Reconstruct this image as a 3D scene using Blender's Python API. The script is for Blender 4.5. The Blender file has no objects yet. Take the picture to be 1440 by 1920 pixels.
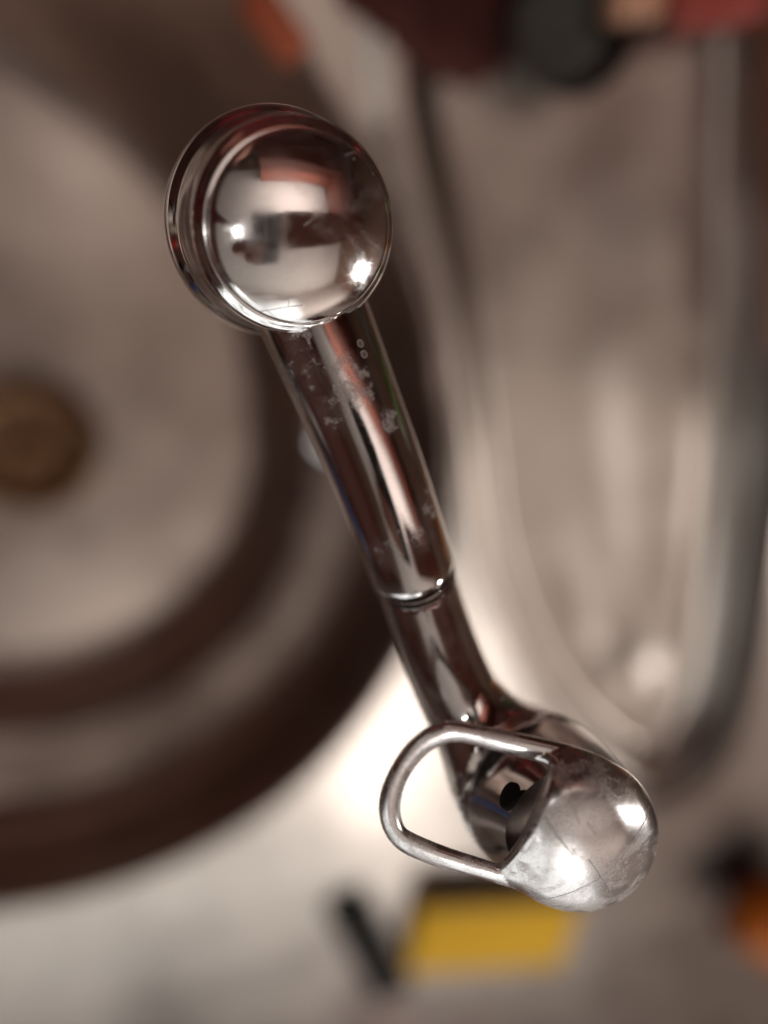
import bpy, bmesh, math, random
import numpy as np
from mathutils import Vector, Matrix
random.seed(4); rng = np.random.default_rng(7)
S = bpy.context.scene
COL = S.collection
# ---------------------------------------------------------------- camera
F = 1500.0                       # focal length in pixels of the 1440 px wide photograph
H = 0.52                         # camera height above the sink deck
zc = -np.array([-290.0, 660.0, -1500.0]); zc /= np.linalg.norm(zc)      # world up seen by the camera
xc = np.array([1.0, 0, 0]); xc -= zc * xc.dot(zc); xc /= np.linalg.norm(xc)
yc = np.cross(zc, xc)
M = np.array([xc, yc, zc])       # camera space -> world rotation
CAM = np.array([0, 0, H])
cam_data = bpy.data.cameras.new('camera'); cam = bpy.data.objects.new('camera', cam_data); COL.objects.link(cam)
mw = Matrix([[*M[0], 0], [*M[1], 0], [*M[2], 0], [0, 0, 0, 1]]); mw.translation = Vector(CAM)
cam.matrix_world = mw
cam_data.sensor_fit = 'HORIZONTAL'; cam_data.sensor_width = 36; cam_data.lens = 37.5
cam_data.clip_start = 0.01; cam_data.clip_end = 50
cam_data.dof.use_dof = True; cam_data.dof.focus_distance = 0.1985; cam_data.dof.aperture_fstop = 2.45
cam_data.dof.aperture_blades = 0
S.camera = cam
# ---------------------------------------------------------------- world and lamps
W = bpy.data.worlds.new('World'); S.world = W; W.use_nodes = True
bg = W.node_tree.nodes['Background']; bg.inputs[0].default_value = (0.30, 0.20, 0.16, 1); bg.inputs[1].default_value = 0.12
S.view_settings.view_transform = 'Standard'; S.view_settings.look = 'None'
S.view_settings.exposure = 0.5; S.view_settings.gamma = 1.0

def lamp(name, kind, loc, target, energy, col, size=None, size_y=None):
    l = bpy.data.lights.new(name, kind); l.energy = energy; l.color = col
    if kind == 'AREA':
        l.shape = 'RECTANGLE'; l.size = size; l.size_y = size_y
    else: l.shadow_soft_size = size
    o = bpy.data.objects.new(name, l); COL.objects.link(o); o.location = loc
    d = Vector(target) - Vector(loc); o.rotation_euler = d.to_track_quat('-Z', 'Y').to_euler()
    return o
lamp('wall_lamp', 'AREA', (0.30, -1.36, 1.15), (0.05, 0.0, 0.2), 2.4, (1.0, 0.96, 0.92), 0.10, 0.30)
lamp('kitchen_window_light', 'AREA', (-0.32, -1.385, 1.12), (-0.32, 0, 1.12), 5.8, (0.94, 0.98, 0.97), 1.7, 1.2)
lamp('added_deck_fill', 'AREA', (-0.62, -1.30, 1.66), (-0.1, -0.2, 0.0), 0.6, (0.97, 0.98, 0.95), 0.34, 0.30)  # extra panel before the window, added to brighten the glare on the deck
lamp('window_light', 'AREA', (1.66, -0.80, 1.10), (0.0, 0.0, 0.2), 5, (1.0, 0.95, 0.90), 0.17, 0.19)
lamp('added_ceiling_fill', 'AREA', (0.9, -1.15, 1.2), (0.9, -1.2, 3.0), 5, (1.0, 0.93, 0.88), 1.4, 0.4)  # unseen upward fill, added to brighten the ceiling that the steel mirrors
lamp('added_spout_fill', 'AREA', (0.55, 0.45, 1.45), (0.55, 0.45, 3.0), 6.0, (1.0, 0.92, 0.88), 1.0, 0.3)  # second upward fill, added so the spout mirrors a brighter ceiling
lamp('ceiling_lamp', 'AREA', (-0.449, -0.044, 1.90), (-.2, .1, 0), 0.7, (1.0, 0.97, 0.94), 0.10, 0.10)

# ---------------------------------------------------------------- helpers
def P(px, py, d):                # camera-space point of a photograph pixel at a given depth
    return np.array([(px - 720) / F * d, (960 - py) / F * d, -d])
def toW(p): return np.asarray(p) @ M.T + CAM
def G(px, py, z=0.0):            # where the pixel's ray meets the level z
    r = toW(P(px, py, 1.0)) - CAM
    return CAM + r * ((z - H) / r[2])
def tag(o, label=None, cat=None, group=None, kind=None):
    if label: o['label'] = label
    if cat: o['category'] = cat
    if group: o['group'] = group
    if kind: o['kind'] = kind
    return o
def empty(name, loc):
    o = bpy.data.objects.new(name, None); COL.objects.link(o); o.location = loc; o.empty_display_size = 0.02
    return o
def mesh_obj(name, V, Fc, mat, parent=None, smooth=True, normals=None):
    V = np.asarray(V, float)
    if parent is not None:
        off = np.zeros(3); q = parent
        while q is not None: off = off + np.array(q.location); q = q.parent
        V = V - off
    me = bpy.data.meshes.new(name); me.from_pydata(V.tolist(), [], [list(map(int, f)) for f in Fc]); me.update()
    if smooth: me.shade_smooth()
    if normals is not None: me.normals_split_custom_set_from_vertices(normals.tolist())
    me.materials.append(mat)
    o = bpy.data.objects.new(name, me); COL.objects.link(o)
    if parent is not None: o.parent = parent
    return o
def flip_fix(o):
    bm = bmesh.new(); bm.from_mesh(o.data); bmesh.ops.recalc_face_normals(bm, faces=bm.faces); bm.to_mesh(o.data); bm.free(); return o
def frame(u, hint=(0, 0, 1)):
    u = np.asarray(u, float); u = u / np.linalg.norm(u)
    a = np.cross(u, hint)
    if np.linalg.norm(a) < 1e-4: a = np.cross(u, (1, 0, 0))
    a /= np.linalg.norm(a); b = np.cross(u, a)
    return u, a, b
def rings(name, centers, axes, radii, mat, parent=None, n=96, caps=(False, False), cyc=False, world=False):
    """sweep of circles; centres in camera space"""
    V = []; Fc = []
    _, a0, _ = frame(axes[0])
    for c, u, r in zip(centers, axes, radii):
        u = np.asarray(u, float) / np.linalg.norm(u)
        a = a0 - u * a0.dot(u); a /= np.linalg.norm(a); a0 = a; b = np.cross(u, a)
        for k in range(n):
            t = 2 * math.pi * k / n
            V.append(np.asarray(c) + r * (math.cos(t) * a + math.sin(t) * b))
    m = len(centers)
    for i in range(m - 1 + (1 if cyc else 0)):
        i2 = (i + 1) % m
        for k in range(n):
            k2 = (k + 1) % n
            Fc.append((i * n + k, i * n + k2, i2 * n + k2, i2 * n + k))
    if caps[0]: Fc.append(tuple(range(n))[::-1])
    if caps[1]: Fc.append(tuple((m - 1) * n + k for k in range(n)))
    V = np.array(V)
    if not world: V = toW(V)
    return flip_fix(mesh_obj(name, V, Fc, mat, parent))
def lathe(name, base, axis, prof, mat, parent=None, n=128, world=False):
    """prof: (radius, height along axis); base and axis in camera space unless world"""
    u, a, b = frame(axis)
    V = []; Fc = []; idx = []
    for r, h in prof:
        if r < 1e-7: idx.append([len(V)] * n); V.append(np.asarray(base) + u * h)
        else:
            s = len(V); idx.append([s + k for k in range(n)])
            for k in range(n):
                t = 2 * math.pi * k / n; V.append(np.asarray(base) + u * h + r * (math.cos(t) * a + math.sin(t) * b))
    for i in range(len(prof) - 1):
        for k in range(n):
            k2 = (k + 1) % n; q = [idx[i][k], idx[i][k2], idx[i + 1][k2], idx[i + 1][k]]
            f = []
            for v in q:
                if v not in f: f.append(v)
            if len(f) > 2: Fc.append(f)
    V = np.array(V)
    if not world: V = toW(V)
    return flip_fix(mesh_obj(name, V, Fc, mat, parent))
def smooth_profile(pts, sub=6):
    """Catmull-Rom through profile points"""
    p = [np.array(q, float) for q in pts]; out = []
    for i in range(len(p) - 1):
        p0 = p[max(i - 1, 0)]; p1 = p[i]; p2 = p[i + 1]; p3 = p[min(i + 2, len(p) - 1)]
        for k in range(sub):
            t = k / sub
            out.append(0.5 * ((2 * p1) + (-p0 + p2) * t + (2 * p0 - 5 * p1 + 4 * p2 - p3) * t * t + (-p0 + 3 * p1 - 3 * p2 + p3) * t ** 3))
    out.append(p[-1]); return out
def smin(a, b, k):
    h = np.clip(0.5 + 0.5 * (b - a) / k, 0, 1); return b * (1 - h) + a * h - k * h * (1 - h)
def seg(p, a, b, ra, rb):
    a = np.asarray(a); b = np.asarray(b); ba = b - a; pa = p - a
    h = np.clip((pa @ ba) / ba.dot(ba), 0, 1)
    return np.linalg.norm(pa - h[..., None] * ba, axis=-1) - (ra + (rb - ra) * h)
def surface_net(sdf, lo, hi, h):
    lo = np.asarray(lo, float); n = np.ceil((np.asarray(hi) - lo) / h).astype(int) + 1
    gx = [lo[i] + h * np.arange(n[i]) for i in range(3)]
    D = np.empty(n)
    for i in range(n[0]):
        yy, zz = np.meshgrid(gx[1], gx[2], indexing='ij')
        D[i] = sdf(np.stack([np.full_like(yy, gx[0][i]), yy, zz], -1))
    ins = D < 0
    c = n - 1
    acc = np.zeros((*c, 3)); cnt = np.zeros(c)
    corners = [(i, j, k) for i in (0, 1) for j in (0, 1) for k in (0, 1)]
    sl = lambda o: tuple(slice(o[q], o[q] + c[q]) for q in range(3))
    for A in corners:
        for ax in range(3):
            if A[ax] == 0:
                B = list(A); B[ax] = 1
                da = D[sl(A)]; db = D[sl(B)]; m = (da < 0) != (db < 0)
                t = np.where(m, da / np.where(m, da - db, 1), 0)
                off = np.zeros((*c, 3)) + np.array(A, float); off[..., ax] += t
                acc += np.where(m[..., None], off, 0); cnt += m
    act = cnt > 0
    ids = -np.ones(c, int); ids[act] = np.arange(act.sum())
    base = np.argwhere(act); V = lo + h * (base + acc[act] / cnt[act][:, None])
    faces = []
    for ax in range(3):
        b1, b2 = (ax + 1) % 3, (ax + 2) % 3
        s0 = [slice(0, n[q]) for q in range(3)]; s1 = list(s0); s0[ax] = slice(0, n[ax] - 1); s1[ax] = slice(1, n[ax])
        m = ins[tuple(s0)] != ins[tuple(s1)]
        E = np.argwhere(m)
        E = E[(E[:, b1] > 0) & (E[:, b2] > 0) & (E[:, b1] < c[b1]) & (E[:, b2] < c[b2])]
        fl = ins[tuple(s0)][tuple(E.T)]
        q = []
        for o1, o2 in ((0, 0), (1, 0), (1, 1), (0, 1)):
            T = E.copy(); T[:, b1] -= o1; T[:, b2] -= o2; q.append(ids[tuple(T.T)])
        q = np.stack(q, 1); q[~fl] = q[~fl][:, ::-1]; faces.append(q)
    faces = np.concatenate(faces)
    def grad(V):
        e = h * 0.05; g = np.empty_like(V)
        for i in range(3):
            d = np.zeros(3); d[i] = e; g[:, i] = (sdf(V + d) - sdf(V - d)) / (2 * e)
        return g
    for _ in range(4):
        d = sdf(V); g = grad(V); g2 = np.maximum((g * g).sum(1), 0.25)
        V = V - (np.clip(d, -h, h) / g2)[:, None] * g
    g = grad(V); g /= np.maximum(np.linalg.norm(g, axis=1, keepdims=True), 1e-9)
    return V, faces, g
def net_obj(name, sdf, lo, hi, h, mat, parent):
    V, Fc, N = surface_net(sdf, lo, hi, h)
    return mesh_obj(name, toW(V), Fc, mat, parent, normals=N @ M.T)

# ---------------------------------------------------------------- materials
def new_mat(name):
    m = bpy.data.materials.new(name); m.use_nodes = True
    return m, m.node_tree.nodes, m.node_tree.links, m.node_tree.nodes['Principled BSDF']
def plain(name, col, rough=0.5, metal=0.0, noise=None, bump=0.0, scale=40, coat=0.0, detail=6):
    m, N, L, b = new_mat(name)
    b.inputs['Base Color'].default_value = (*col, 1); b.inputs['Roughness'].default_value = rough; b.inputs['Metallic'].default_value = metal
    b.inputs['Coat Weight'].default_value = coat
    tc = N.new('ShaderNodeTexCoord'); nz = N.new('ShaderNodeTexNoise'); nz.inputs['Scale'].default_value = scale; nz.inputs['Detail'].default_value = detail
    L.new(tc.outputs['Object'], nz.inputs['Vector'])
    if noise:
        r = N.new('ShaderNodeMix'); r.data_type = 'RGBA'; L.new(nz.outputs['Fac'], r.inputs['Factor'])
        r.inputs[6].default_value = (*noise, 1); r.inputs[7].default_value = (*col, 1); L.new(r.outputs[2], b.inputs['Base Color'])
    if bump:
        bp = N.new('ShaderNodeBump'); bp.inputs['Strength'].default_value = bump; bp.inputs['Distance'].default_value = 0.001
        L.new(nz.outputs['Fac'], bp.inputs['Height']); L.new(bp.outputs[0], b.inputs['Normal'])
    return m
def fm(N, L, op, a, b=None, c=None, clamp=False):
    n = N.new('ShaderNodeMath'); n.operation = op; n.use_clamp = clamp
    for i, v in enumerate((a, b, c)):
        if v is None: continue
        if isinstance(v, (int, float)): n.inputs[i].default_value = v
        else: L.new(v, n.inputs[i])
    return n.outputs[0]
def sstep(N, L, v, lo, hi):
    n = N.new('ShaderNodeMapRange'); n.interpolation_type = 'SMOOTHSTEP'; n.inputs['From Min'].default_value = lo; n.inputs['From Max'].default_value = hi
    L.new(v, n.inputs['Value']); return n.outputs[0]
def chrome(name, blobs=(), lines=(), patches=(), flat=None, rough=0.05, haze=0.0, col=(0.78, 0.76, 0.75), specks=0.0):
    """chrome with lime scale. blobs: solid spots (world pos, radius), patches: broken scale (pos, radius, threshold), lines: scratches (a, b, width)"""
    m, N, L, b = new_mat(name)
    geo = N.new('ShaderNodeNewGeometry'); pos = geo.outputs['Position']
    def noise(scale, detail=5, rough_=0.55, vec=None, dist=0.0):
        n = N.new('ShaderNodeTexNoise'); n.inputs['Scale'].default_value = scale; n.inputs['Detail'].default_value = detail
        n.inputs['Roughness'].default_value = rough_; n.inputs['Distortion'].default_value = dist; L.new(vec or pos, n.inputs['Vector']); return n
    def warp(amount, scale):
        n = noise(scale, 3); v = N.new('ShaderNodeVectorMath'); v.operation = 'SUBTRACT'; L.new(n.outputs['Color'], v.inputs[0]); v.inputs[1].default_value = (.5, .5, .5)
        s = N.new('ShaderNodeVectorMath'); s.operation = 'SCALE'; L.new(v.outputs[0], s.inputs[0]); s.inputs['Scale'].default_value = amount
        a = N.new('ShaderNodeVectorMath'); a.operation = 'ADD'; L.new(pos, a.inputs[0]); L.new(s.outputs[0], a.inputs[1]); return a.outputs[0]
    wpos = warp(0.009, 260); wline = warp(0.0012, 90)
    def dist(p, vec):
        v = N.new('ShaderNodeVectorMath'); v.operation = 'DISTANCE'; L.new(vec, v.inputs[0]); v.inputs[1].default_value = tuple(p); return v.outputs['Value']
    mask = None
    def add(v):
        nonlocal mask
        mask = v if mask is None else fm(N, L, 'MAXIMUM', mask, v)
    n1 = noise(210, 6, 0.68, dist=0.4).outputs['Fac']; nf = sstep(N, L, noise(1500, 4, 0.7).outputs['Fac'], 0.38, 0.60)
    for p, r, th in patches:
        d = dist(p, wpos); e = sstep(N, L, d, r, r * 0.80)
        t = fm(N, L, 'MULTIPLY', sstep(N, L, n1, th - .03, th + 0.13), fm(N, L, 'ADD', fm(N, L, 'MULTIPLY', nf, 0.55), 0.45)); add(fm(N, L, 'MULTIPLY', e, t)); add(fm(N, L, 'MULTIPLY', sstep(N, L, d, r * 1.6, r * .5), fm(N, L, 'MULTIPLY', nf, .22)))
    for p, r, ring in blobs:
        d = dist(p, pos)
        e = sstep(N, L, d, r, r * 0.85)
        if ring: e = fm(N, L, 'MULTIPLY', e, fm(N, L, 'ADD', fm(N, L, 'MULTIPLY', sstep(N, L, d, r * 0.55, r * 0.8), 0.7), 0.3))
        add(e)
    haz = noise(60, 6, 0.7, dist=1.2)
    if haze > 0:
        hz = sstep(N, L, haz.outputs['Fac'], 0.40, 0.66); hz2 = sstep(N, L, noise(900, 3).outputs['Fac'], 0.35, 0.65)
        hz = fm(N, L, 'MULTIPLY', fm(N, L, 'MULTIPLY', hz, haze), fm(N, L, 'ADD', fm(N, L, 'MULTIPLY', hz2, 0.5), 0.5)); add(hz)
    if specks > 0:
        vo = N.new('ShaderNodeTexVoronoi'); vo.inputs['Scale'].default_value = 420; L.new(pos, vo.inputs['Vector'])
        rnd = N.new('ShaderNodeSeparateColor'); L.new(vo.outputs['Color'], rnd.inputs[0])
        sp = fm(N, L, 'MULTIPLY', fm(N, L, 'LESS_THAN', vo.outputs['Distance'], 0.10), fm(N, L, 'LESS_THAN', rnd.outputs[0], specks)); add(fm(N, L, 'MULTIPLY', sp, 0.7))
    scr = None
    fl = (lambda q: q)
    if flat is not None:
        fn = np.asarray(flat, float); fn = fn / np.linalg.norm(fn); fl = lambda q: q - fn * fn.dot(q)
        dn = N.new('ShaderNodeVectorMath'); dn.operation = 'DOT_PRODUCT'; L.new(wline, dn.inputs[0]); dn.inputs[1].default_value = tuple(fn)
        sn = N.new('ShaderNodeVectorMath'); sn.operation = 'SCALE'; sn.inputs[0].default_value = tuple(fn); L.new(dn.outputs['Value'], sn.inputs['Scale'])
        sb = N.new('ShaderNodeVectorMath'); sb.operation = 'SUBTRACT'; L.new(wline, sb.inputs[0]); L.new(sn.outputs[0], sb.inputs[1]); wline = sb.outputs[0]
    for a, c, w in lines:
        a = fl(np.array(a)); c = fl(np.array(c)); ba = c - a
        v = N.new('ShaderNodeVectorMath'); v.operation = 'SUBTRACT'; L.new(wline, v.inputs[0]); v.inputs[1].default_value = tuple(a)
        dt = N.new('ShaderNodeVectorMath'); dt.operation = 'DOT_PRODUCT'; L.new(v.outputs[0], dt.inputs[0]); dt.inputs[1].default_value = tuple(ba / ba.dot(ba))
        h = fm(N, L, 'ADD', dt.outputs['Value'], 0.0, clamp=True)
        sc = N.new('ShaderNodeVectorMath'); sc.operation = 'SCALE'; sc.inputs[0].default_value = tuple(ba); L.new(h, sc.inputs['Scale'])
        ds = N.new('ShaderNodeVectorMath'); ds.operation = 'DISTANCE'; L.new(v.outputs[0], ds.inputs[0]); L.new(sc.outputs[0], ds.inputs[1])
        e = sstep(N, L, ds.outputs['Value'], w, w * 0.4)
        scr = e if scr is None else fm(N, L, 'MAXIMUM', scr, e)
    # fine wear: long soft streaks in the roughness
    mp = N.new('ShaderNodeMapping'); mp.inputs['Rotation'].default_value = (0.3, 0.5, 0.6); mp.inputs['Scale'].default_value = (1, 14, 6); L.new(pos, mp.inputs['Vector'])
    wear = noise(120, 5, 0.7, vec=mp.outputs[0])
    r0 = fm(N, L, 'ADD', fm(N, L, 'MULTIPLY', sstep(N, L, wear.outputs['Fac'], 0.5, 0.75), 0.10), rough)
    r0 = fm(N, L, 'ADD', r0, fm(N, L, 'MULTIPLY', sstep(N, L, haz.outputs['Fac'], 0.42, 0.62), 0.09))
    L.new(r0, b.inputs['Roughness']); b.inputs['Metallic'].default_value = 1.0; b.inputs['Base Color'].default_value = (*col, 1)
    out = N['Material Output']; cur = b.outputs[0]
    hgt = noise(35, 2, 0.4).outputs['Fac']
    bp = N.new('ShaderNodeBump'); bp.inputs['Strength'].default_value = 0.10; bp.inputs['Distance'].default_value = 0.002; L.new(hgt, bp.inputs['Height'])
    last = bp.outputs[0]
    if scr is not None:
        b2 = N.new('ShaderNodeBump'); b2.inputs['Strength'].default_value = 0.6; b2.inputs['Distance'].default_value = 0.0004; b2.invert = True
        L.new(scr, b2.inputs['Height']); L.new(last, b2.inputs['Normal']); last = b2.outputs[0]
    L.new(last, b.inputs['Normal'])
    if mask is not None:
        d = N.new('ShaderNodeBsdfPrincipled'); d.inputs['Base Color'].default_value = (0.60, 0.56, 0.54, 1); d.inputs['Roughness'].default_value = 0.55
        mx = N.new('ShaderNodeMixShader'); L.new(fm(N, L, 'MULTIPLY', mask, 0.9), mx.inputs[0]); L.new(cur, mx.inputs[1]); L.new(d.outputs[0], mx.inputs[2]); cur = mx.outputs[0]
    if scr is not None:
        d = N.new('ShaderNodeBsdfPrincipled'); d.inputs['Base Color'].default_value = (0.30, 0.27, 0.26, 1); d.inputs['Roughness'].default_value = 0.5
        mx = N.new('ShaderNodeMixShader'); L.new(fm(N, L, 'MULTIPLY', scr, 0.85), mx.inputs[0]); L.new(cur, mx.inputs[1]); L.new(d.outputs[0], mx.inputs[2]); cur = mx.outputs[0]
    L.new(cur, out.inputs['Surface'])
    return m
def steel(name, col=(0.56, 0.52, 0.49), rough=0.32, stretch=(2, 2, 2)):
    m, N, L, b = new_mat(name)
    geo = N.new('ShaderNodeNewGeometry'); mp = N.new('ShaderNodeMapping'); mp.inputs['Scale'].default_value = stretch; L.new(geo.outputs['Position'], mp.inputs['Vector'])
    n = N.new('ShaderNodeTexNoise'); n.inputs['Scale'].default_value = 9; n.inputs['Detail'].default_value = 7; L.new(mp.outputs[0], n.inputs['Vector'])
    r = fm(N, L, 'ADD', fm(N, L, 'MULTIPLY', n.outputs['Fac'], 0.16), rough - 0.07); L.new(r, b.inputs['Roughness'])
    cr = N.new('ShaderNodeValToRGB'); cr.color_ramp.elements[0].position = 0.3; cr.color_ramp.elements[0].color = (*[c * 0.72 for c in col], 1)
    cr.color_ramp.elements[1].position = 0.7; cr.color_ramp.elements[1].color = (*col, 1); L.new(n.outputs['Fac'], cr.inputs[0]); L.new(cr.outputs[0], b.inputs['Base Color'])
    b.inputs['Metallic'].default_value = 1
    n2 = N.new('ShaderNodeTexNoise'); n2.inputs['Scale'].default_value = 3.5; L.new(geo.outputs['Position'], n2.inputs['Vector'])
    bp = N.new('ShaderNodeBump'); bp.inputs['Strength'].default_value = 0.35; bp.inputs['Distance'].default_value = 0.02; L.new(n2.outputs['Fac'], bp.inputs['Height']); L.new(bp.outputs[0], b.inputs['Normal'])
    return m
STEEL = steel('brushed_steel', (0.58, 0.51, 0.46), 0.33); STEEL_B = steel('bowl_steel', (0.46, 0.36, 0.31), 0.30)
BRONZE = plain('brownish_strainer_metal', (0.24, 0.11, 0.04), 0.40, 0.5, noise=(0.08, 0.035, 0.014), scale=60)
BLACK = plain('black_rubber', (0.012, 0.011, 0.011), 0.5)
HOLE = plain('dark_hole', (0.004, 0.004, 0.004), 0.9)
GROOVE = plain('tarnished_groove', (0.10, 0.085, 0.08), 0.35, 1.0)

# ---------------------------------------------------------------- the sink (deck, bowl, drainboard)
rim_px = [(0, 1690), (300, 1622), (480, 1530), (620, 1405), (730, 1250), (822, 1020), (842, 850), (790, 600), (720, 430), (560, 180), (430, 0)]
RP = np.array([G(*p)[:2] for p in rim_px])
A_ = np.c_[2 * RP, np.ones(len(RP))]; sol = np.linalg.lstsq(A_, (RP ** 2).sum(1), rcond=None)[0]
BC = sol[:2]; BR = math.sqrt(sol[2] + BC.dot(BC)) + .005; BC = BC + np.array([0, -.004])
print('bowl', BC, BR)
sink = empty('kitchen_sink', (BC[0], BC[1], 0)); tag(sink, 'large stainless steel sink with round bowl and fluted drainboard beneath the tap', 'sink')
def fillet(pts, sub=8): return smooth_profile(pts, sub)
bp_ = fillet([(1,0),(.985,-.003),(.965,-.018),(.94,-.055),(.90,-.085),(.85,-.0955),(.79,-.1025),(.74,-.1095),(.70,-.123),(.67,-.142),(.62,-.158),(.5,-.162),(.2,-.167),(0,-.169)], 6)
V = []; Fc = []; n = 160
DOFF = np.array([0.0, 0.0])
for s, z in bp_:
    for k in range(n):
        t = 2 * math.pi * k / n
        w = float(np.clip((math.sin(t) + .15) / .7, 0, 1)); w = w * w * (3 - 2 * w)
        w *= .8; u_ = min(max((s - .64) / .36, 0), 1); zd = -.167 * (1 - u_ * u_ * (3 - 2 * u_)); ys = 1 + .22 * max(math.sin(t), 0) ** 1.5
        V.append((BC[0] + BR * s * math.cos(t), BC[1] + BR * s * ys * math.sin(t), z * (1 - w) + zd * w))
for i in range(len(bp_) - 1):
    for k in range(n):
        k2 = (k + 1) % n; Fc.append((i * n + k, i * n + k2, (i + 1) * n + k2, (i + 1) * n + k))
bowl = mesh_obj('bowl', V, Fc, STEEL_B, sink)
# drain strainer inside the bowl
dr = 0.049
dc = G(52, 840, -0.154)
strainer = lathe('strainer', dc, (0, 0, 1), fillet([(dr * 1.12, 0.004), (dr * 1.0, 0.004), (dr * 0.93, -0.004), (dr * 0.80, -0.008), (dr * 0.4, -0.010), (0.012, -0.009), (0.010, 0.004), (0.0, 0.007)], 4), BRONZE, sink, 64, world=True)
for k in range(8):
    a = 2 * math.pi * k / 8; c = dc + np.array([math.cos(a), math.sin(a), 0]) * dr * 0.6 + np.array([0, 0, -0.0088])
    lathe('strainer_hole', c, (0, 0, 1), [(0.0045, 0.0), (0.0045, 0.0012), (0.0, 0.0012)], HOLE, strainer, 16, world=True)
# deck as a polar sheet round the bowl, with the sunken fluted drainboard pressed into it
DB = [(905, 1040), (950, 1180), (1010, 1300), (1090, 1400), (1190, 1465), (1270, 1450), (1335, 1370), (1375, 1250), (1400, 1080), (1420, 850), (1440, 400), (1400, -200), (800, -300), (760, 150), (830, 500), (880, 850)]
DBW = np.array([G(*p)[:2] for p in DB])
n_ = len(DBW); DBW = np.array([0.5 * (2 * DBW[i] + (-DBW[i - 1] + DBW[(i + 1) % n_]) * t + (2 * DBW[i - 1] - 5 * DBW[i] + 4 * DBW[(i + 1) % n_] - DBW[(i + 2) % n_]) * t * t + (-DBW[i - 1] + 3 * DBW[i] - 3 * DBW[(i + 1) % n_] + DBW[(i + 2) % n_]) * t ** 3) for i in range(n_) for t in (0, .2, .4, .6, .8)])
def poly_sd(p, poly):
    d = np.full(len(p), 1e9); sgn = np.ones(len(p)); m = len(poly); j = m - 1
    for i in range(m):
        e = poly[j] - poly[i]; w = p - poly[i]
        b = w - e * np.clip((w @ e) / e.dot(e), 0, 1)[:, None]; d = np.minimum(d, (b * b).sum(1))
        c1 = p[:, 1] >= poly[i, 1]; c2 = p[:, 1] < poly[j, 1]; c3 = e[0] * w[:, 1] > e[1] * w[:, 0]
        al = (c1 & c2 & c3) | (~c1 & ~c2 & ~c3); sgn = np.where(al, -sgn, sgn); j = i
    return sgn * np.sqrt(d)
def ss(x, a, b):
    t = np.clip((x - a) / (b - a), 0, 1); return t * t * (3 - 2 * t)
def deck_z(x, y):
    p = np.c_[x, y]; sd = poly_sd(p, DBW)
    ins = ss(-sd, 0.0, 0.026)
    z = -0.022 * ins + 0.005 * np.exp(-((sd - 0.006) / 0.014) ** 2)
    # flutes fanning out from the narrow end
    o = G(1230, 1750)[:2]
    ang = np.arctan2(y - o[1], x - o[0])
    z += 0.0010 * ss(-sd, 0.02, 0.05) * np.cos(ang * 42)
    c = G(1210, 1290)[:2]; z -= 0.006 * np.exp(-(((x - c[0]) ** 2 + (y - c[1]) ** 2) / 0.026 ** 2))
    return z
NA, NR = 720, 200
rad = BR + np.concatenate([[0], np.cumsum(np.geomspace(0.002, 0.010, NR - 1))])
th = np.linspace(0, 2 * math.pi, NA, endpoint=False)
RR, TT = np.meshgrid(rad, th, indexing='ij'); X = BC[0] + RR * np.cos(TT); Y = BC[1] + (RR + BR * .22 * np.clip(np.sin(TT), 0, 1) ** 1.5) * np.sin(TT)
Z = deck_z(X.ravel(), Y.ravel()); Z[:NA] = 0
V = np.c_[X.ravel(), Y.ravel(), Z]
ii, kk = np.meshgrid(np.arange(NR - 1), np.arange(NA), indexing='ij'); k2 = (kk + 1) % NA
Fc = np.stack([ii * NA + kk, (ii + 1) * NA + kk, (ii + 1) * NA + k2, ii * NA + k2], -1).reshape(-1, 4)
deck = mesh_obj('drainboard_deck', V, Fc, STEEL, sink)

# added dark strip painting the recess wall's brown shade along the right rim
RIM_SHADE = plain('dark_brown_rim_shade', (0.055, 0.030, 0.020), 0.6, noise=(.035, .018, .012), scale=80)
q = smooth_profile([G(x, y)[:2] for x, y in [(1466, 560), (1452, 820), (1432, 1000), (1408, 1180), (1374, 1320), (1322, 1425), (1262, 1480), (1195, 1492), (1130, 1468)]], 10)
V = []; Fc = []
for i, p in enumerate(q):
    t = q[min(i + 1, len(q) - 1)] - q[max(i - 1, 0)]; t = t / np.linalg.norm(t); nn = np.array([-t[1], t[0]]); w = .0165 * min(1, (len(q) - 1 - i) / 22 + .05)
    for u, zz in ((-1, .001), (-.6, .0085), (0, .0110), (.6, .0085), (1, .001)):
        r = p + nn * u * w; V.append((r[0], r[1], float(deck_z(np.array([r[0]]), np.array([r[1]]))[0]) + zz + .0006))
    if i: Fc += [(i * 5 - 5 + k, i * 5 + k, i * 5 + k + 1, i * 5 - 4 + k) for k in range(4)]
flip_fix(mesh_obj('rim_shade_strip', V, Fc, RIM_SHADE, sink))

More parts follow.
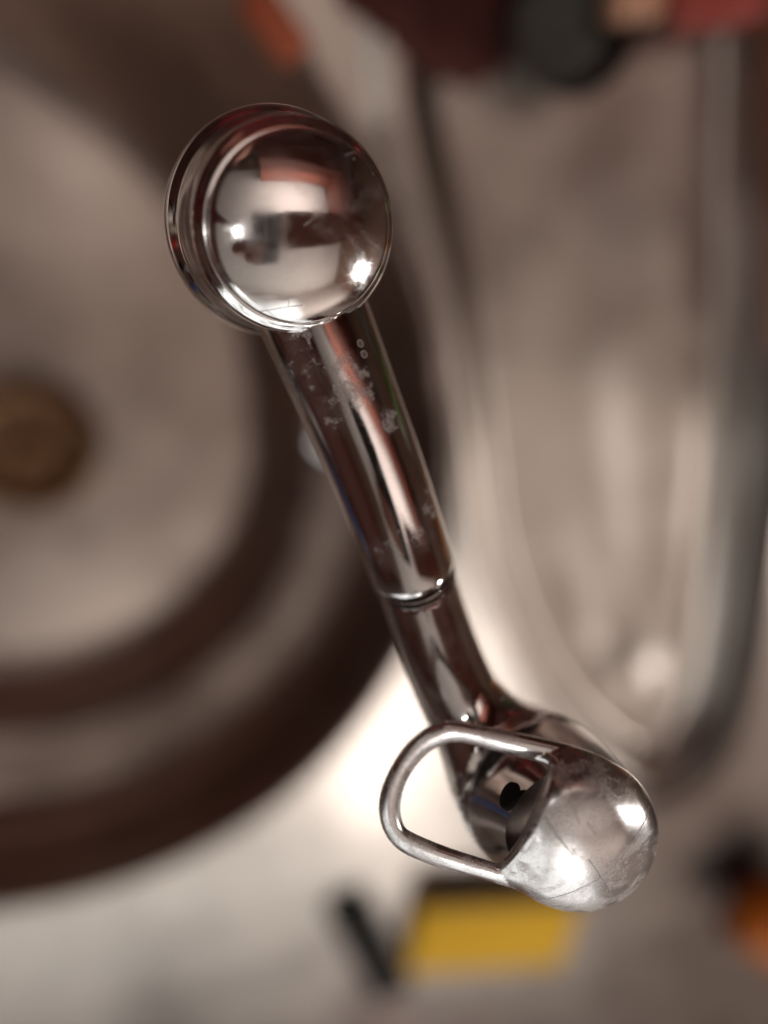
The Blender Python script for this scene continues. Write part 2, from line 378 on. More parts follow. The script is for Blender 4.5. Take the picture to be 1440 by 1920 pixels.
# ---------------------------------------------------------------- the tap
foot_top = P(905, 1400, 0.247)                       # where the hidden column leaves the elbow
ft = toW(foot_top); foot = np.array([ft[0], ft[1], 0.0])
tap = empty('mixer_tap', foot); tag(tap, 'shiny chrome kitchen mixer tap with round spray head and looped lever, spotted with limescale', 'tap')
def PW(px, py, d): return toW(P(px, py, d))
spout_pts = [(572, 552, .2160, 104), (594, 605, .2162, 103), (651, 744, .2172, 95), (711, 893, .2190, 88), (771, 1062, .2211, 81)]
def spout_point(py):
    ys = [q[1] for q in spout_pts]; return [np.interp(py, ys, [q[i] for q in spout_pts]) for i in (0, 2, 3)]
def on_spout(px, py):            # world point on the near side of the spout
    x, d, r = spout_point(py); rr = r / F * d; o = (px - x) / F * d * 0.93
    return PW(px, py, d - math.sqrt(max(rr * rr - o * o, 0)))
patches = [(on_spout(655, 712), .0060, .40), (on_spout(640, 700), .0045, .42), (on_spout(625, 770), .0048, .47), (on_spout(680, 745), .0045, .47),
           (on_spout(722, 790), .0040, .46), (on_spout(732, 778), .0028, .40), (on_spout(560, 755), .0040, .50), (on_spout(545, 700), .0035, .5), (on_spout(590, 690), .005, .52),
           (on_spout(805, 950), .0040, .50), (on_spout(770, 1000), .0060, .55), (on_spout(735, 1040), .0050, .55), (on_spout(560, 640), .004, .5), (on_spout(640, 960), .005, .56)]
blobs = [(on_spout(683, 664), .0011, True), (on_spout(676, 644), .0011, True), (on_spout(812, 965), .0009, True), (on_spout(530, 684), .0008, False)]
CH_SPOUT = chrome('chrome_spout', blobs=blobs, patches=patches, rough=0.045, specks=0.02)
CH = chrome('chrome_body', rough=0.05, haze=0.12, specks=0.02, patches=[(PW(850, 1215, .205), .006, .5), (PW(790, 1075, .205), .006, .55)])
# upper spout (swivelling sleeve)
def path(pts, sub=10):
    q = smooth_profile([np.r_[P(x, y, d), r / F * d] for x, y, d, r in pts], sub)
    C = [v[:3] for v in q]; R = [v[3] for v in q]
    A = [C[min(i + 1, len(C) - 1)] - C[max(i - 1, 0)] for i in range(len(C))]
    return C, A, R
C, A, R = path(spout_pts, 14)
# joint plane leans towards the camera
ju = A[-1] / np.linalg.norm(A[-1]); _, ja, jb = frame(ju)
jn = ju + np.array([0, 0, 1.0]) * (-0.80); jn /= np.linalg.norm(jn)
nA = len(A)
for i in range(nA):
    w = max(0, (i - (nA - 10)) / 9); A[i] = A[i] / np.linalg.norm(A[i]) * (1 - w) + jn * w
rj = R[-1]; cj = C[-1]
rings('spout', C + [cj + jn * .0003, cj + jn * .0004], A + [jn, jn], R[:-1] + [rj, rj - .0003, rj - .0012], CH_SPOUT, tap, 128)
rings('joint_seal', [cj - jn * .001, cj + jn * .0002, cj + jn * .0022, cj + jn * .0030], [jn] * 4, [rj - .0008] * 4, HOLE, tap)
rings('joint_ring', [cj + jn * k for k in (.0020, .0020, .0022, .0025, .0029, .0034, .0042)], [jn] * 7, [rj - .0014, rj - .0005, rj - .0002, rj - .0002, rj - .0005, rj - .0008, rj - .0014], CH, tap)
# body: lower spout, elbow, housing and column, one smooth skin
ax_top = P(1088, 1563, .2035); ax_seam = P(1015, 1492, .226)
ax = (ax_top - ax_seam); axl = np.linalg.norm(ax); ax = ax / axl
low = [(772, 1060, .2213, 76), (800, 1150, .2235, 75), (832, 1235, .2258, 75.5), (872, 1325, .2285, 79), (925, 1410, .2320, 84)]
lowc = np.array([np.r_[P(x, y, d), r / F * d] for x, y, d, r in low]); lu = lowc[-1, :3] - lowc[0, :3]; ll = np.linalg.norm(lu); lu /= ll
lt = (lowc[:, :3] - lowc[0, :3]) @ lu; lpoly = [np.polyfit(lt, lowc[:, q], 3) for q in range(4)]
def low_tube(p):
    t = np.clip((p - lowc[0, :3]) @ lu, -.004, ll); c = np.stack([np.polyval(lpoly[q], t) for q in range(3)], -1)
    return np.linalg.norm(p - c, axis=-1) - np.polyval(lpoly[3], t)
col_d = M.T @ np.array([0, 0, -1.0])                 # world down in camera space
RS = 150 / F * .226
jc = cj + jn * .0024
def sdf_body(p):
    d = low_tube(p)
    hs = seg(p, ax_seam - ax * .005, ax_seam - ax * .024, RS, RS * .72)
    # housing: cone-like cup under the seam
    v = p - ax_seam; h = v @ ax; rr = np.linalg.norm(v - h[..., None] * ax, axis=-1)
    cup = np.maximum(rr - (RS + np.clip(h, -.05, 0) * .28), h)
    cup = np.maximum(cup, -(h + .028))
    d = smin(d, cup, .016)
    colm = seg(p, foot_top, foot_top + col_d * .08, .0125, .0125)
    d = smin(d, colm, .010)
    v2 = p - jc; d = np.maximum(d, (v2 @ -jn))       # cut at the joint
    d = np.maximum(d, -np.maximum(-h, rr - RS - .0015))   # and at the seam
    return d
net_obj('body', sdf_body, P(640, 1700, .235) - np.array([.03, 0.0, .09]), P(1300, 900, .20) + np.array([.0, .03, .02]), .0010, CH, tap)
# column and foot plate
ct = toW(foot_top + col_d * .07)
lathe('column', (foot[0], foot[1], 0), (0, 0, 1), [(.0125, ct[2] + .004), (.0125, .012), (.014, .009), (.014, .004)], CH, tap, 64, world=True)
lathe('foot_plate', (foot[0], foot[1], 0), (0, 0, 1), fillet([(.013, .0085), (.020, .008), (.0245, .006), (.0255, .003), (.0255, 0.0005)], 4), CH, tap, 64, world=True)
# handle base (turning collar under the lever), with the grub screw hole
nV = np.array([.174, -.397, .901]) ; ltop = P(1090, 1563, .2035) - nV * .004
hc = []; ha = []; hr = []
for t in np.linspace(0, 1, 22):
    hc.append((ax_seam + ax * .0003) * (1 - t) + ltop * t); w = t * t * (3 - 2 * t) * .9; q = ax * (1 - w) + nV * w; ha.append(q / np.linalg.norm(q)); hr.append(RS * (1 - t) + t * 139 / F * .2035 - (.0010 if t == 0 else 0))
hb = rings('lever_base', hc, ha, hr, CH, tap, 128)
rings('seam_seal', [ax_seam - ax * .0015, ax_seam + ax * .002], [ax] * 2, [RS - .0009] * 2, HOLE, tap)
# grub screw hole: on the collar's side at pixel (955,1492)
def ray_collar(px, py):
    best = None
    for dd in np.linspace(.195, .25, 2000):
        q = P(px, py, dd); v = q - ax_seam; h = v @ ax; r = np.linalg.norm(v - h * ax)
        if r < RS - .0006 and 0 < h < .024: return q, (v - h * ax) / r
    q = P(px, py, .215); v = q - ax_seam; h = v @ ax; return q, (v - h * ax) / np.linalg.norm(v - h * ax)
hq, hn = ray_collar(955, 1492); print('hole', hq, hn)
lathe('grub_screw_hole', hq - hn * .0006, hn, [(.0036, .0), (.0034, .0011), (.0030, .0013), (.0, .0013)], HOLE, hb, 40)

# lever: domed disc running out into a closed loop of round bar
LD = .2000                                            # depth of the lever's mid plane
kpx = LD / F                                         # metres per pixel there
outline = np.array([(850, 1352), (1000, 1380), (1100, 1406)] + [(1087 + 148 * math.cos(t), 1563 + 148 * math.sin(t)) for t in np.radians([-58, -40, -22, -4, 14, 32, 50, 68, 86, 103])] + [(1010, 1692), (975, 1671), (929, 1656), (859, 1637), (788, 1614), (743, 1590), (718, 1555), (710, 1510), (722, 1460), (756, 1402), (795, 1367), (820, 1357)], float)
hole = np.array([(862, 1391), (940, 1411), (1019, 1432), (1024, 1448), (1004, 1505), (970, 1575), (938, 1617), (919, 1614), (839, 1588), (776, 1562), (756, 1545), (751, 1505), (766, 1458), (795, 1420), (825, 1399)], float)
def cr_closed(p, sub=6):
    out = []; n = len(p)
    for i in range(n):
        p0, p1, p2, p3 = p[i - 1], p[i], p[(i + 1) % n], p[(i + 2) % n]
        for k in range(sub):
            t = k / sub; out.append(0.5 * ((2 * p1) + (-p0 + p2) * t + (2 * p0 - 5 * p1 + 4 * p2 - p3) * t * t + (-p0 + 3 * p1 - 3 * p2 + p3) * t ** 3))
    return np.array(out)
outline = cr_closed(outline, 4); hole = cr_closed(hole, 3)
gp = 2.0; gx = np.arange(690, 1262, gp); gy = np.arange(1330, 1736, gp)      # planform field, 2 px = 0.26 mm
XX, YY = np.meshgrid(gx, gy, indexing='ij'); pp = np.c_[XX.ravel(), YY.ravel()]
so = poly_sd(pp, outline); sh = poly_sd(pp, hole)
field = np.maximum(so, -sh).reshape(XX.shape)
k_ = np.array([1, 4, 6, 4, 1]) / 16.
for _ in range(3):
    f2 = np.pad(field, 2, mode='edge'); f2 = sum(k_[i] * f2[i:i + field.shape[0], :] for i in range(5)); field = sum(k_[i] * f2[:, i:i + field.shape[1]] for i in range(5))
def planform(px, py):
    u = np.clip((px - gx[0]) / gp, 0, len(gx) - 1.001); v = np.clip((py - gy[0]) / gp, 0, len(gy) - 1.001)
    i = u.astype(int); j = v.astype(int); fu = u - i; fv = v - j
    return (field[i, j] * (1 - fu) + field[i + 1, j] * fu) * (1 - fv) + (field[i, j + 1] * (1 - fu) + field[i + 1, j + 1] * fu) * fv
LC = np.array([1088, 1563.])
def lever_lift(px, py):
    rho = np.hypot(px - LC[0], py - LC[1]) / 150
    dome = 0.0082 * np.clip(1 - rho * rho, -0.2, 1) * 1.0
    t = np.clip((LC[0] - px) / 380, 0, 1.2)
    return dome + (-.193 * (px - LC[0]) + .44 * (LC[1] - py)) * kpx * .85
def sdf_lever(p):
    px = p[..., 0] / -p[..., 2] * F + 720; py = 960 - p[..., 1] / -p[..., 2] * F
    d2 = planform(px, py) * kpx
    r = .00300
    rho = np.hypot(px - LC[0], py - LC[1]) / 150
    thick = 0.0015 * ss(1.0 - rho, 0.0, 0.5)
    z = p[..., 2] + LD - lever_lift(px, py)
    a = np.maximum(d2 + r, 0); zz = np.abs(z) * 0.98 - thick; b = np.maximum(zz, 0)
    return np.sqrt(a * a + b * b + 1e-12) - r + np.minimum(np.maximum(d2 + r, zz), 0) * 0.3
def PL(px, py): return toW(P(px, py, LD - float(lever_lift(np.float64(px), np.float64(py))) - .0045))
lv_lines = [(PL(1020, 1530), PL(1080, 1610), 0.000215), (PL(1105, 1612), PL(1155, 1690), 0.000248), (PL(1030, 1690), PL(1120, 1650), 0.000199), (PL(1120, 1650), PL(1222, 1520), 0.000215),
            (PL(1160, 1600), PL(1150, 1640), 0.000207), (PL(1068, 1500), PL(1085, 1545), 0.000166), (PL(1100, 1540), PL(1118, 1562), 0.000166), (PL(985, 1600), PL(1015, 1545), 0.000065), (PL(1130, 1480), PL(1160, 1500), 0.000248)]
lv_patch = [(PL(1130, 1475), .0058, .42), (PL(1100, 1455), .0050, .44), (PL(1080, 1480), .0050, .47), (PL(1165, 1490), .0042, .46), (PL(1060, 1450), .0040, .42), (PL(1010, 1600), .0085, .50), (PL(1040, 1560), .009, .55), (PL(975, 1640), .0040, .46),
            (PL(1150, 1640), .010, .56)]
lv_blob = [(PL(1175, 1618), .0006, False), (PL(1140, 1660), .0004, False), (PL(1200, 1600), .0003, False)]
CH_LEVER = chrome('chrome_lever', lines=lv_lines, flat=M @ nV, patches=lv_patch, blobs=lv_blob, rough=0.20, haze=1.0, col=(0.68, 0.66, 0.655), specks=0.04)
lever = net_obj('lever', sdf_lever, P(690, 1740, LD + .012) - np.array([0, 0, .003]), np.array([.072, -.040, -LD + .024]), .00055, CH_LEVER, tap)

# spray head
hb_ = P(513, 421, .2145); hf = P(567, 430, .1890); hx = hf - hb_; hl = np.linalg.norm(hx); hx = hx / hl
rc = 174 / F * .1890
CH_HEAD = chrome('chrome_head', rough=0.045, haze=0.05, specks=0.03)
hp = toW(hf + hx * .002)
def PH(px, py): return toW(P(px, py, .188))
CH_CAP = chrome('chrome_head_cap', flat=M @ hx, rough=0.07, haze=0.14, specks=0.05, lines=[(PH(490, 590), PH(578, 578), .00010), (PH(550, 560), PH(551, 600), .00008), (PH(640, 290), PH(668, 284), .00012), (PH(485, 410), PH(488, 450), .00010), (PH(560, 420), PH(580, 408), .00012)])
body_prof = fillet([(rc * .55, -.009), (rc * .92, -.0085), (rc * 1.18, -.006), (rc * 1.29, -.001), (rc * 1.315, .0030), (rc * 1.30, .0062), (rc * 1.245, .0088)], 8) + fillet([(rc * 1.235, .0090), (rc * 1.205, .0105), (rc * 1.175, .0155), (rc * 1.15, hl - .0065), (rc * 1.12, hl - .0046), (rc * 1.07, hl - .0038)], 8)
lathe('spray_head_shell', hb_, hx, body_prof + [(rc * 1.05, hl - .0033), (rc * 1.02, hl - .0030), (rc * .94, hl - .0030)], CH_HEAD, tap, 160)
lathe('spray_head_groove', hb_, hx, [(rc * .955, hl - .004), (rc * .955, hl - .0008)], GROOVE, tap, 128)
dome = [(rc * .94, hl - .0022), (rc * .99, hl - .0020), (rc * 1.005, hl - .0014), (rc * 1.005, hl - .0006), (rc * .995, hl - .0001), (rc * .985, hl + .0002)]
Rd = rc * 2.3
for t in np.linspace(.975, 0, 26): dome.append((rc * t, hl + .0004 + math.sqrt(Rd * Rd - (rc * t) ** 2) - math.sqrt(Rd * Rd - (rc * .975) ** 2)))
lathe('spray_head_cap', hb_, hx, dome, CH_CAP, tap, 160)

# ---------------------------------------------------------------- things lying round the sink
def rbox(name, cx, cy, z0, sx, sy, sz, rot, mat, parent=None, bevel=.004, seg_=3, jitter=0.0, sub=0):
    bm = bmesh.new(); bmesh.ops.create_cube(bm, size=1)
    for v in bm.verts: v.co = Vector((v.co.x * sx, v.co.y * sy, v.co.z * sz))
    bmesh.ops.bevel(bm, geom=bm.edges[:], offset=bevel, segments=seg_, profile=.5, affect='EDGES')
    if sub: bmesh.ops.subdivide_edges(bm, edges=bm.edges[:], cuts=sub, use_grid_fill=True)
    if jitter:
        for v in bm.verts: v.co += Vector(rng.normal(0, jitter, 3))
    c, s = math.cos(rot), math.sin(rot)
    V = [(cx + v.co.x * c - v.co.y * s, cy + v.co.x * s + v.co.y * c, z0 + sz / 2 + v.co.z) for v in bm.verts]
    bm.verts.index_update(); Fc = [[v.index for v in f.verts] for f in bm.faces]; bm.free()
    return mesh_obj(name, V, Fc, mat, parent)
YEL = plain('yellow_sponge_foam', (0.88, 0.53, 0.03), 0.9, noise=(0.72, 0.40, 0.02), bump=.6, scale=300)
PAD = plain('dark_scouring_pad', (0.26, 0.19, 0.09), 0.95, noise=(0.15, 0.11, 0.06), bump=1, scale=500)
a = G(775, 1690, .02); b = G(1080, 1690, .02); c = G(925, 1840, .02); w_ = np.linalg.norm(b[:2] - a[:2]); rot = math.atan2(b[1] - a[1], b[0] - a[0])
mid = G(925, 1752, .02); hgt = abs(G(925, 1680, .02)[1] - G(925, 1830, .02)[1])
rot += .05; w_ *= .98; hgt *= .78; mid = mid + np.array([-.001, .002, 0])
sp = empty('dish_sponge', (mid[0], mid[1], 0)); tag(sp, 'yellow foam dish sponge with dark scouring side behind the tap lever', 'sponge')
rbox('foam', mid[0], mid[1], .004, w_, hgt, .024, rot, YEL, sp, .005, 3, .0003, 1)
nrm = np.array([-math.sin(rot), math.cos(rot)])
rbox('scouring_pad', mid[0] + nrm[0] * (hgt / 2 + .004), mid[1] + nrm[1] * (hgt / 2 + .004), .004, w_ * .98, .008, .024, rot, PAD, sp, .003, 2, .0003, 1)
# a dark pad lying aslant beside it
a = G(648, 1695, .01); b = G(738, 1865, .01); L_ = np.linalg.norm(b - a); rot = math.atan2(b[1] - a[1], b[0] - a[0]); m_ = (a + b) / 2
BP = plain('black_scouring_fleece', (0.020, 0.017, 0.015), 0.9, noise=(.010, .008, .007), bump=1, scale=400)
bo = rbox('scouring_pad', 0, 0, 0, L_, .040, .012, rot, BP, None, .004, 3, .0004, 1); bo.location = (m_[0], m_[1], .002)
tag(bo, 'black scouring pad lying aslant on the steel left of the yellow sponge', 'scouring pad')
# orange in a brown dish at the right edge
ORG = plain('orange_peel', (0.72, 0.20, 0.008), 0.4, noise=(0.60, 0.14, 0.006), scale=60, bump=.4)
DB_ = plain('dark_brown_glaze', (0.085, 0.022, 0.008), 0.35, noise=(.05, .012, .005), scale=30)
c = G(1440, 1705, .035)
sd_ = empty('brown_dish', (c[0], c[1], 0)); tag(sd_, 'dark brown glazed dish holding an orange at the lower right edge', 'dish')
lathe('dish', (c[0], c[1], 0), (0, 0, 1), fillet([(0, .004), (.026, .004), (.040, .012), (.052, .030), (.053, .032), (.050, .032), (.038, .016), (.026, .009), (0, .008)], 4), DB_, sd_, 64, world=True)
og = empty('orange', (c[0], c[1], .010)); tag(og, 'ripe orange lying in the brown dish at the lower right edge', 'orange')
lathe('peel', (c[0], c[1], .010), (0, 0, 1), [(.040 * math.sin(t), .038 - .038 * math.cos(t)) for t in np.linspace(0, math.pi, 33)], ORG, og, 64, world=True)
lathe('stem_scar', (c[0] - .004, c[1], .0845), (0, 0, 1), [(0, 0), (.004, 0.0), (.003, .0022), (0, .0022)], plain('stem_green', (.08, .09, .03), .8), og, 12, world=True)
# black saucepan lid / pot at the top edge
BLK = plain('black_enamel', (0.012, 0.012, 0.009), 0.28, noise=(0.03, 0.035, 0.025), scale=12)
c = G(1075, 45, .03); pt = empty('black_pot', (c[0], c[1], 0)); tag(pt, 'small round black enamel pot cut off by the top edge', 'pot')
lathe('pot_wall', (c[0], c[1], 0), (0, 0, 1), fillet([(0, .002), (.028, .002), (.034, .008), (.036, .03), (.037, .034), (.035, .035), (.033, .012), (.028, .007), (0, .006)], 4), BLK, pt, 64, world=True)
rbox('handle', c[0] + .047, c[1] + .003, .024, .030, .012, .006, 0.1, BLK, pt, .0025, 2)
PCH = plain('peach_plastic', (0.75, 0.40, 0.26), 0.4); REDP = plain('red_plastic', (0.35, 0.05, 0.035), 0.4)
c = G(1200, -15, .03); pc = empty('peach_cap_bottle', (c[0], c[1], 0)); tag(pc, 'red bottle lying with a peach coloured cap at the top edge beside the black pot', 'bottle')
rbox('cap', c[0], c[1], .006, .030, .030, .030, .1, PCH, pc, .008, 3)
rbox('bottle_body', c[0] + .048, c[1] + .004, .004, .062, .040, .034, .1, REDP, pc, .010, 3)
# dark maroon cloth on the drainboard at the top and its paler orange peg
WDB = plain('reddish_board_wood', (0.16, 0.055, 0.025), 0.5, noise=(.09, .03, .015), scale=18)
a = G(1400, -80, .01); b = G(1412, 640, .01); m_ = (a + b) / 2 ; L_ = np.linalg.norm(b - a); rot = math.atan2(b[1] - a[1], b[0] - a[0])
wd = empty('wooden_board', (m_[0] + .05, m_[1], 0)); tag(wd, 'reddish brown wooden board cut off by the upper right edge', 'board')
rbox('board_slab', m_[0] + .056, m_[1], .008, L_, .10, .014, rot, WDB, wd, .004, 3)
MAR = plain('maroon_cloth', (0.085, 0.016, 0.010), 0.9, noise=(0.05, 0.010, 0.007), bump=.5, scale=200)
def cloth(name, pxs, h, mat, label, cat):
    poly = np.array([G(*p)[:2] for p in pxs]); lo = poly.min(0); hi = poly.max(0); st = .004
    xs = np.arange(lo[0] - st, hi[0] + st, st); ys = np.arange(lo[1] - st, hi[1] + st, st)
    XX, YY = np.meshgrid(xs, ys, indexing='ij'); q = np.c_[XX.ravel(), YY.ravel()]; sd = poly_sd(q, poly)
    base = np.maximum(deck_z(q[:, 0], q[:, 1]), -.02)
    top = base + .0012 + h * np.sqrt(np.clip(-sd / .012, 0, 1)) + .002 * np.sin(q[:, 0] * 140 + 9 * q[:, 1]) * np.sin(q[:, 1] * 110) * np.clip(-sd / .01, 0, 1)
    keep = (sd < .002).reshape(XX.shape); idx = -np.ones(XX.shape, int); V = []
    for i, j in np.argwhere(keep): idx[i, j] = len(V); V.append((XX[i, j], YY[i, j], top.reshape(XX.shape)[i, j]))
    Fc = []
    for i in range(len(xs) - 1):
        for j in range(len(ys) - 1):
            f = (idx[i, j], idx[i + 1, j], idx[i + 1, j + 1], idx[i, j + 1])
            if min(f) >= 0: Fc.append(f)
    o = mesh_obj(name, V, Fc, mat); o.modifiers.new('s', 'SOLIDIFY').thickness = .001; return tag(o, label, cat)
cloth('dish_cloth', [(600, -60), (640, 20), (760, 110), (880, 160), (960, 140), (1000, -80)], .006, MAR, 'dark maroon dish cloth lying at the top edge left of the black pot', 'cloth')
ORP = plain('orange_rubber', (0.40, 0.085, 0.03), 0.6)
c = G(515, 45, .01); pg = rbox('orange_peg', 0, 0, 0, .040, .022, .014, -.9, ORP, None, .005, 3); pg.location = (c[0], c[1], .002)
tag(pg, 'small dull orange plastic stopper on the steel near the top edge', 'stopper')

# ---------------------------------------------------------------- the room as the chrome mirrors it
def slab(name, c, s, mat):
    V = [(c[0] + sx * s[0] / 2, c[1] + sy * s[1] / 2, c[2] + sz * s[2] / 2) for sx in (-1, 1) for sy in (-1, 1) for sz in (-1, 1)]
    Fc = [(0, 1, 3, 2), (4, 6, 7, 5), (0, 4, 5, 1), (2, 3, 7, 6), (0, 2, 6, 4), (1, 5, 7, 3)]
    o = mesh_obj(name, V, Fc, mat, smooth=False); o['kind'] = 'structure'; return o
CEIL = plain('ceiling_paint', (0.66, 0.61, 0.57), 0.9); WALLM = plain('pale_wall', (0.60, 0.53, 0.49), 0.8)
BRN = plain('brown_wall', (0.15, 0.038, 0.024), 0.7, noise=(.08, .020, .012), scale=3); FLR = plain('brown_floor', (0.16, 0.09, 0.06), 0.6, noise=(.10, .05, .03), scale=5)
WOOD = plain('added_cupboard_wood', (0.28, 0.085, 0.055), 0.45, noise=(.17, .05, .03), scale=4)
CBR = plain('ceiling_boards_wood', (0.26, 0.16, 0.115), 0.6, noise=(.18, .10, .07), scale=3)
slab('ceiling', (0.45, -1.1, 2.02), (2.8, 2.0, .04), CEIL)
slab('ceiling_boards', (1.75, 1.0, 2.02), (.70, 2.2, .04), CBR)
slab('ceiling_middle', (.25, .48, 2.02), (2.3, 1.16, .04), CEIL)
slab('ceiling_left_boards', (-1.5, 1.0, 2.02), (1.2, 2.2, .04), CBR)
slab('ceiling_far_boards', (.25, 1.58, 2.02), (2.3, 1.04, .04), CBR)
slab('ceiling_edge_boards', (-1.525, -1.1, 2.02), (1.15, 2.0, .04), CBR)
slab('wall_window', (0, -1.42, .9), (4.2, .04, 2.2), WALLM)
slab('wall_far', (0, 1.62, .9), (4.2, .04, 2.2), BRN)
slab('wall_left', (-1.8, 0.1, .9), (.04, 3.0, 2.2), BRN)
slab('wall_right', (1.8, 0.1, .9), (.04, 3.0, 2.2), CBR)
slab('floor', (0, 0, -.92), (4.2, 4.2, .04), FLR)
WF = empty('window_frame', (-.32, -1.34, .5)); tag(WF, 'white painted window frame with glazing bars outside the view', 'window frame')
WFM = plain('white_frame_paint', (.7, .68, .64), .5)
def part(name, c, sz, mat, parent): o = slab(name, c, sz, mat); del o['kind']; o.parent = parent; o.location = -Vector(parent.location); return o
for x in (-1.18, -.60, -.04, .54): part('glazing_bar', (x, -1.35, 1.12), (.05, .03, 1.24), WFM, WF)
for z in (.50, 1.35, 1.74): part('rail', (-.32, -1.352, z), (1.77, .028, .05), WFM, WF)
for x0, x1, y0, y1, lab in ((.22, 1.85, -.20, .15, 'long dark brown wooden cupboard added nearest the window wall for a dark reflection'), (1.35, 1.85, .16, .74, 'short dark brown wooden cupboard added between the two long ones for a dark reflection'), (.00, 1.85, .75, 1.45, 'deep dark brown wooden cupboard added furthest from the window wall for a dark reflection')):
    cb = empty('added_cupboard', ((x0 + x1) / 2, (y0 + y1) / 2, 1.25)); tag(cb, lab, 'cupboard', 'cupboards added over the sink for dark reflections')  # unseen, added and placed to darken what the chrome and steel mirror
    part('added_carcass', ((x0 + x1) / 2, (y0 + y1) / 2, 1.55), (x1 - x0, y1 - y0, .60), WOOD, cb)
    for k in range(3): w3 = (x1 - x0) / 3; part('added_door', (x0 + w3 * (k + .5), y0 - .004, 1.55), (w3 - .006, .02, .585), WOOD, cb)
def bottle(name, x, y, r, h, mat, capm, label, cat, neck=.4):
    e = empty(name, (x, y, 0)); tag(e, label, cat)
    lathe('container', (x, y, 0), (0, 0, 1), fillet([(0, .002), (r * .9, .002), (r, .01), (r, h * .62), (r * .9, h * .70), (r * neck, h * .82), (r * neck, h * .9), (0, h * .9)], 4), mat, e, 40, world=True)
    lathe('cap', (x, y, 0), (0, 0, 1), [(0, h * .88), (r * neck * 1.2, h * .88), (r * neck * 1.2, h), (0, h)], capm, e, 40, world=True)
def col(n, c, r=.35): return plain(n, c, r)
WHT = col('white_plastic', (.75, .72, .68)); BLU = col('blue_plastic', (.04, .12, .35)); GRN = col('green_plastic', (.10, .17, .03)); REDB = col('bright_red_plastic', (.45, .03, .03)); BK = col('black_lacquer', (.01, .01, .01)); CRM = col('cream_ceramic', (.6, .5, .4)); OR2 = col('amber_plastic', (.55, .20, .04))
items = [(-.52, .02, .035, .22, WHT, REDB, 'white'), (-.60, -.14, .030, .30, REDB, WHT, 'red'), (-.55, -.28, .04, .20, BK, BK, 'black'), (-.72, .10, .04, .34, BK, WHT, 'black and white'), (-.68, -.36, .035, .26, WHT, BLU, 'white and blue'),
         (-.50, -.42, .03, .24, BLU, WHT, 'blue'), (-.75, -.05, .045, .40, CRM, BK, 'cream'), (-.48, -.70, .04, .28, WHT, BK, 'white and black'), (.50, .05, .035, .26, GRN, WHT, 'green'), (.56, -.12, .04, .30, OR2, BK, 'amber'),
         (.62, .22, .04, .22, BK, BK, 'squat black'), (.66, -.30, .035, .34, GRN, BK, 'dark green'), (.52, .38, .035, .28, REDB, BK, 'red and black'), (-.15, -.92, .04, .24, BK, WHT, 'black glossy'), (.10, -.95, .035, .28, REDB, REDB, 'all red'), (.24, -1.02, .04, .30, WHT, WHT, 'all white')]
for x, y, r, h, m1, m2, w in items:
    bottle('bottle', x, y, r, h, m1, m2, '%s bottle %d cm tall standing round the sink outside the view' % (w, round(h * 100)), 'bottle')
# phone, and the person who holds it
CL = np.array([0., 0, 0])
ph = empty('smartphone', toW([.018, -.055, .009])); tag(ph, 'black smartphone held over the sink outside the view', 'phone')
def cambox(name, c, sz, mat, parent, bev):
    bm = bmesh.new(); bmesh.ops.create_cube(bm, size=1)
    for v in bm.verts: v.co = Vector((v.co.x * sz[0], v.co.y * sz[1], v.co.z * sz[2]))
    bmesh.ops.bevel(bm, geom=bm.edges[:], offset=bev, segments=3, profile=.5, affect='EDGES'); bm.verts.index_update()
    V = toW(np.array([np.array(v.co) + c for v in bm.verts])); Fc = [[v.index for v in f.verts] for f in bm.faces]; bm.free()
    return mesh_obj(name, V, Fc, mat, parent)
cambox('phone_case', np.array([.018, -.055, .009]), (.074, .150, .008), BK, ph, .0035)
def W2(x, y, z): return np.array([x, y, z])
def net_world(name, sdf, lo, hi, h, mat, parent):
    V, Fc, N = surface_net(sdf, lo, hi, h); return mesh_obj(name, V, Fc, mat, parent, normals=N)
pe = empty('person', (-.15, .62, -.9)); tag(pe, 'person in a dark red jumper and dark trousers leaning over the sink with a phone', 'person')
SKIN = plain('skin', (0.55, 0.27, 0.20), 0.5); JMP = plain('red_jumper', (0.22, 0.018, 0.018), 0.85, noise=(.14, .010, .012), scale=60, bump=.5); TRO = plain('dark_trousers', (.02, .018, .02), .85); HAIR = plain('brown_hair', (.03, .016, .01), .6)
def cam2w(p): return toW(np.array(p))
sh_ = W2(-.33, .50, .48); el = W2(-.40, .24, .34); wr = cam2w([-.055, -.095, .045]); pm = cam2w([-.030, -.085, .022])
def sdf_person(p):
    d = seg(p, W2(-.12, .60, .02), W2(-.14, .56, .42), .13, .15)
    d = smin(d, seg(p, W2(-.31, .52, .47), W2(.05, .54, .47), .055, .055), .05)
    d = smin(d, seg(p, W2(-.13, .52, .50), W2(-.13, .46, .60), .05, .048), .04)
    d = smin(d, seg(p, W2(-.13, .43, .66), W2(-.13, .44, .74), .070, .085), .02)
    d = smin(d, seg(p, W2(-.13, .355, .68), W2(-.13, .345, .665), .010, .014), .012)
    d = smin(d, seg(p, sh_, el, .045, .036), .03); d = smin(d, seg(p, el, wr, .038, .024), .012); d = smin(d, seg(p, wr, pm, .024, .018), .012)
    d = smin(d, seg(p, W2(.07, .53, .46), W2(.16, .56, .18), .045, .036), .03); d = smin(d, seg(p, W2(.16, .56, .18), W2(.16, .45, -.05), .036, .024), .012)
    for sx in (-.20, -.04):
        d = smin(d, seg(p, W2(sx, .60, .0), W2(sx, .58, -.42), .085, .055), .03); d = smin(d, seg(p, W2(sx, .58, -.42), W2(sx, .62, -.84), .052, .038), .02)
        d = smin(d, seg(p, W2(sx, .64, -.86), W2(sx, .46, -.875), .035, .025), .02)
    return d
body_p = net_world('body', sdf_person, (-.52, .20, -.92), (.26, .80, .86), .008, SKIN, pe)
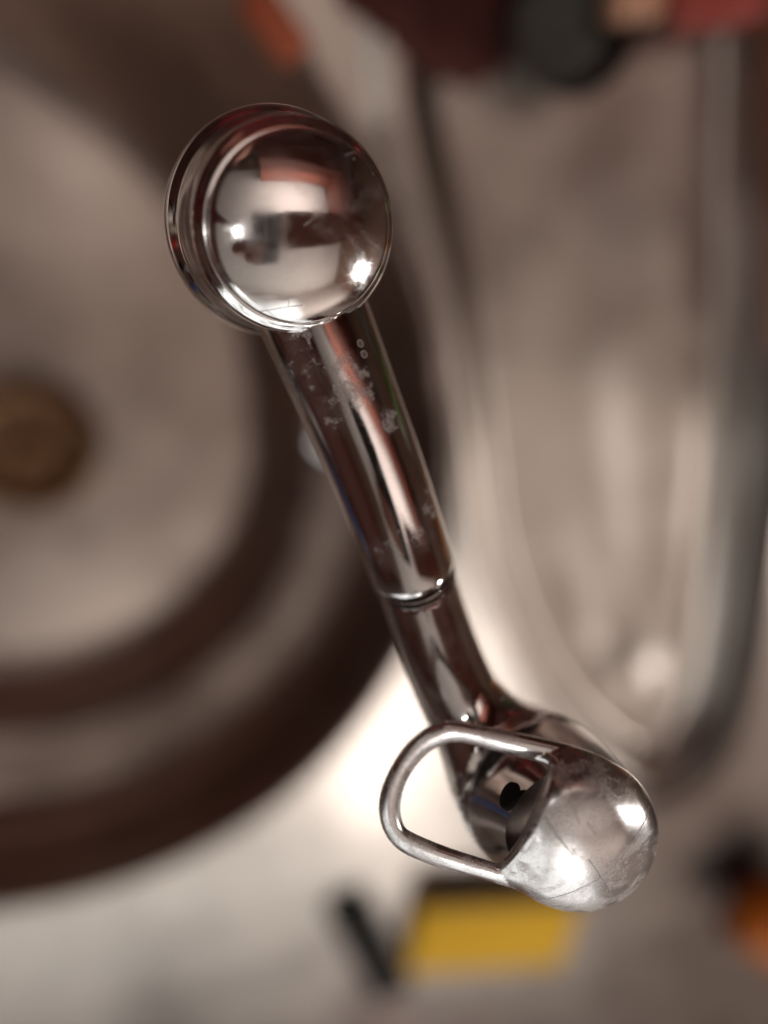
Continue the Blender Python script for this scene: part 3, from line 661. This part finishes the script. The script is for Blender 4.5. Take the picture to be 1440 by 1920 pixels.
def clothes(lo_z, arms):
    def f(p):
        d = sdf_person(p) - .012
        return d
    return f
def sdf_jumper(p):
    d = seg(p, W2(-.12, .60, .02), W2(-.14, .56, .42), .150, .165)
    d = smin(d, seg(p, W2(-.31, .52, .47), W2(.05, .54, .47), .068, .068), .05)
    d = smin(d, seg(p, sh_, el, .062, .054), .03); d = smin(d, seg(p, el, el + (wr - el) * .88, .055, .040), .02)
    d = smin(d, seg(p, W2(.07, .53, .46), W2(.16, .56, .18), .062, .052), .03); d = smin(d, seg(p, W2(.16, .56, .18), W2(.16, .46, -.02), .052, .038), .02)
    return np.maximum(d, -.06 - p[..., 2])
net_world('jumper', sdf_jumper, (-.52, .0, -.12), (.28, .84, .66), .008, JMP, pe)
def sdf_tr(p):
    d = None
    for sx in (-.20, -.04):
        q = smin(seg(p, W2(sx, .60, .0), W2(sx, .58, -.42), .100, .070), seg(p, W2(sx, .58, -.42), W2(sx, .62, -.80), .068, .055), .02); d = q if d is None else smin(d, q, .03)
    return d
net_world('trousers', sdf_tr, (-.34, .44, -.90), (.10, .76, .12), .010, TRO, pe)
net_world('hair', lambda p: np.maximum(seg(p, W2(-.13, .465, .69), W2(-.13, .46, .75), .085, .088), -(seg(p, W2(-.13, .33, .66), W2(-.13, .33, .70), .06, .06))), (-.25, .3, .55), (0, .6, .86), .006, HAIR, pe)
# the hand closes on the phone's left edge: four fingers over the front, thumb on the back
def sdf_hand(p):
    d = seg(p, np.array([-.060, -.100, .050]), np.array([-.034, -.084, .026]), .022, .017)
    d = smin(d, seg(p, np.array([-.034, -.105, .026]), np.array([-.034, -.060, .026]), .014, .013), .010)
    for k, (y, L) in enumerate([(-.108, .020), (-.091, .027), (-.074, .030), (-.057, .026)]):
        a = np.array([-.036, y, .020]); b = np.array([-.030, y + .001, .004]); c = np.array([-.014, y + .003, -.0030]); e = np.array([-.014 + L * .7, y + .005, -.0032])
        f = np.minimum(np.minimum(seg(p, a, b, .0088, .0084), seg(p, b, c, .0084, .0078)), seg(p, c, e, .0078, .0066)); d = smin(d, f, .002)
    t = np.minimum(seg(p, np.array([-.040, -.075, .030]), np.array([-.018, -.050, .028]), .012, .010), seg(p, np.array([-.018, -.050, .028]), np.array([.006, -.035, .023]), .010, .0085))
    return smin(d, t, .006)
V, Fc, N = surface_net(sdf_hand, (-.09, -.13, -.02), (.03, -.01, .08), .002)
mesh_obj('hand', toW(V), Fc, SKIN, pe, normals=N @ M.T)
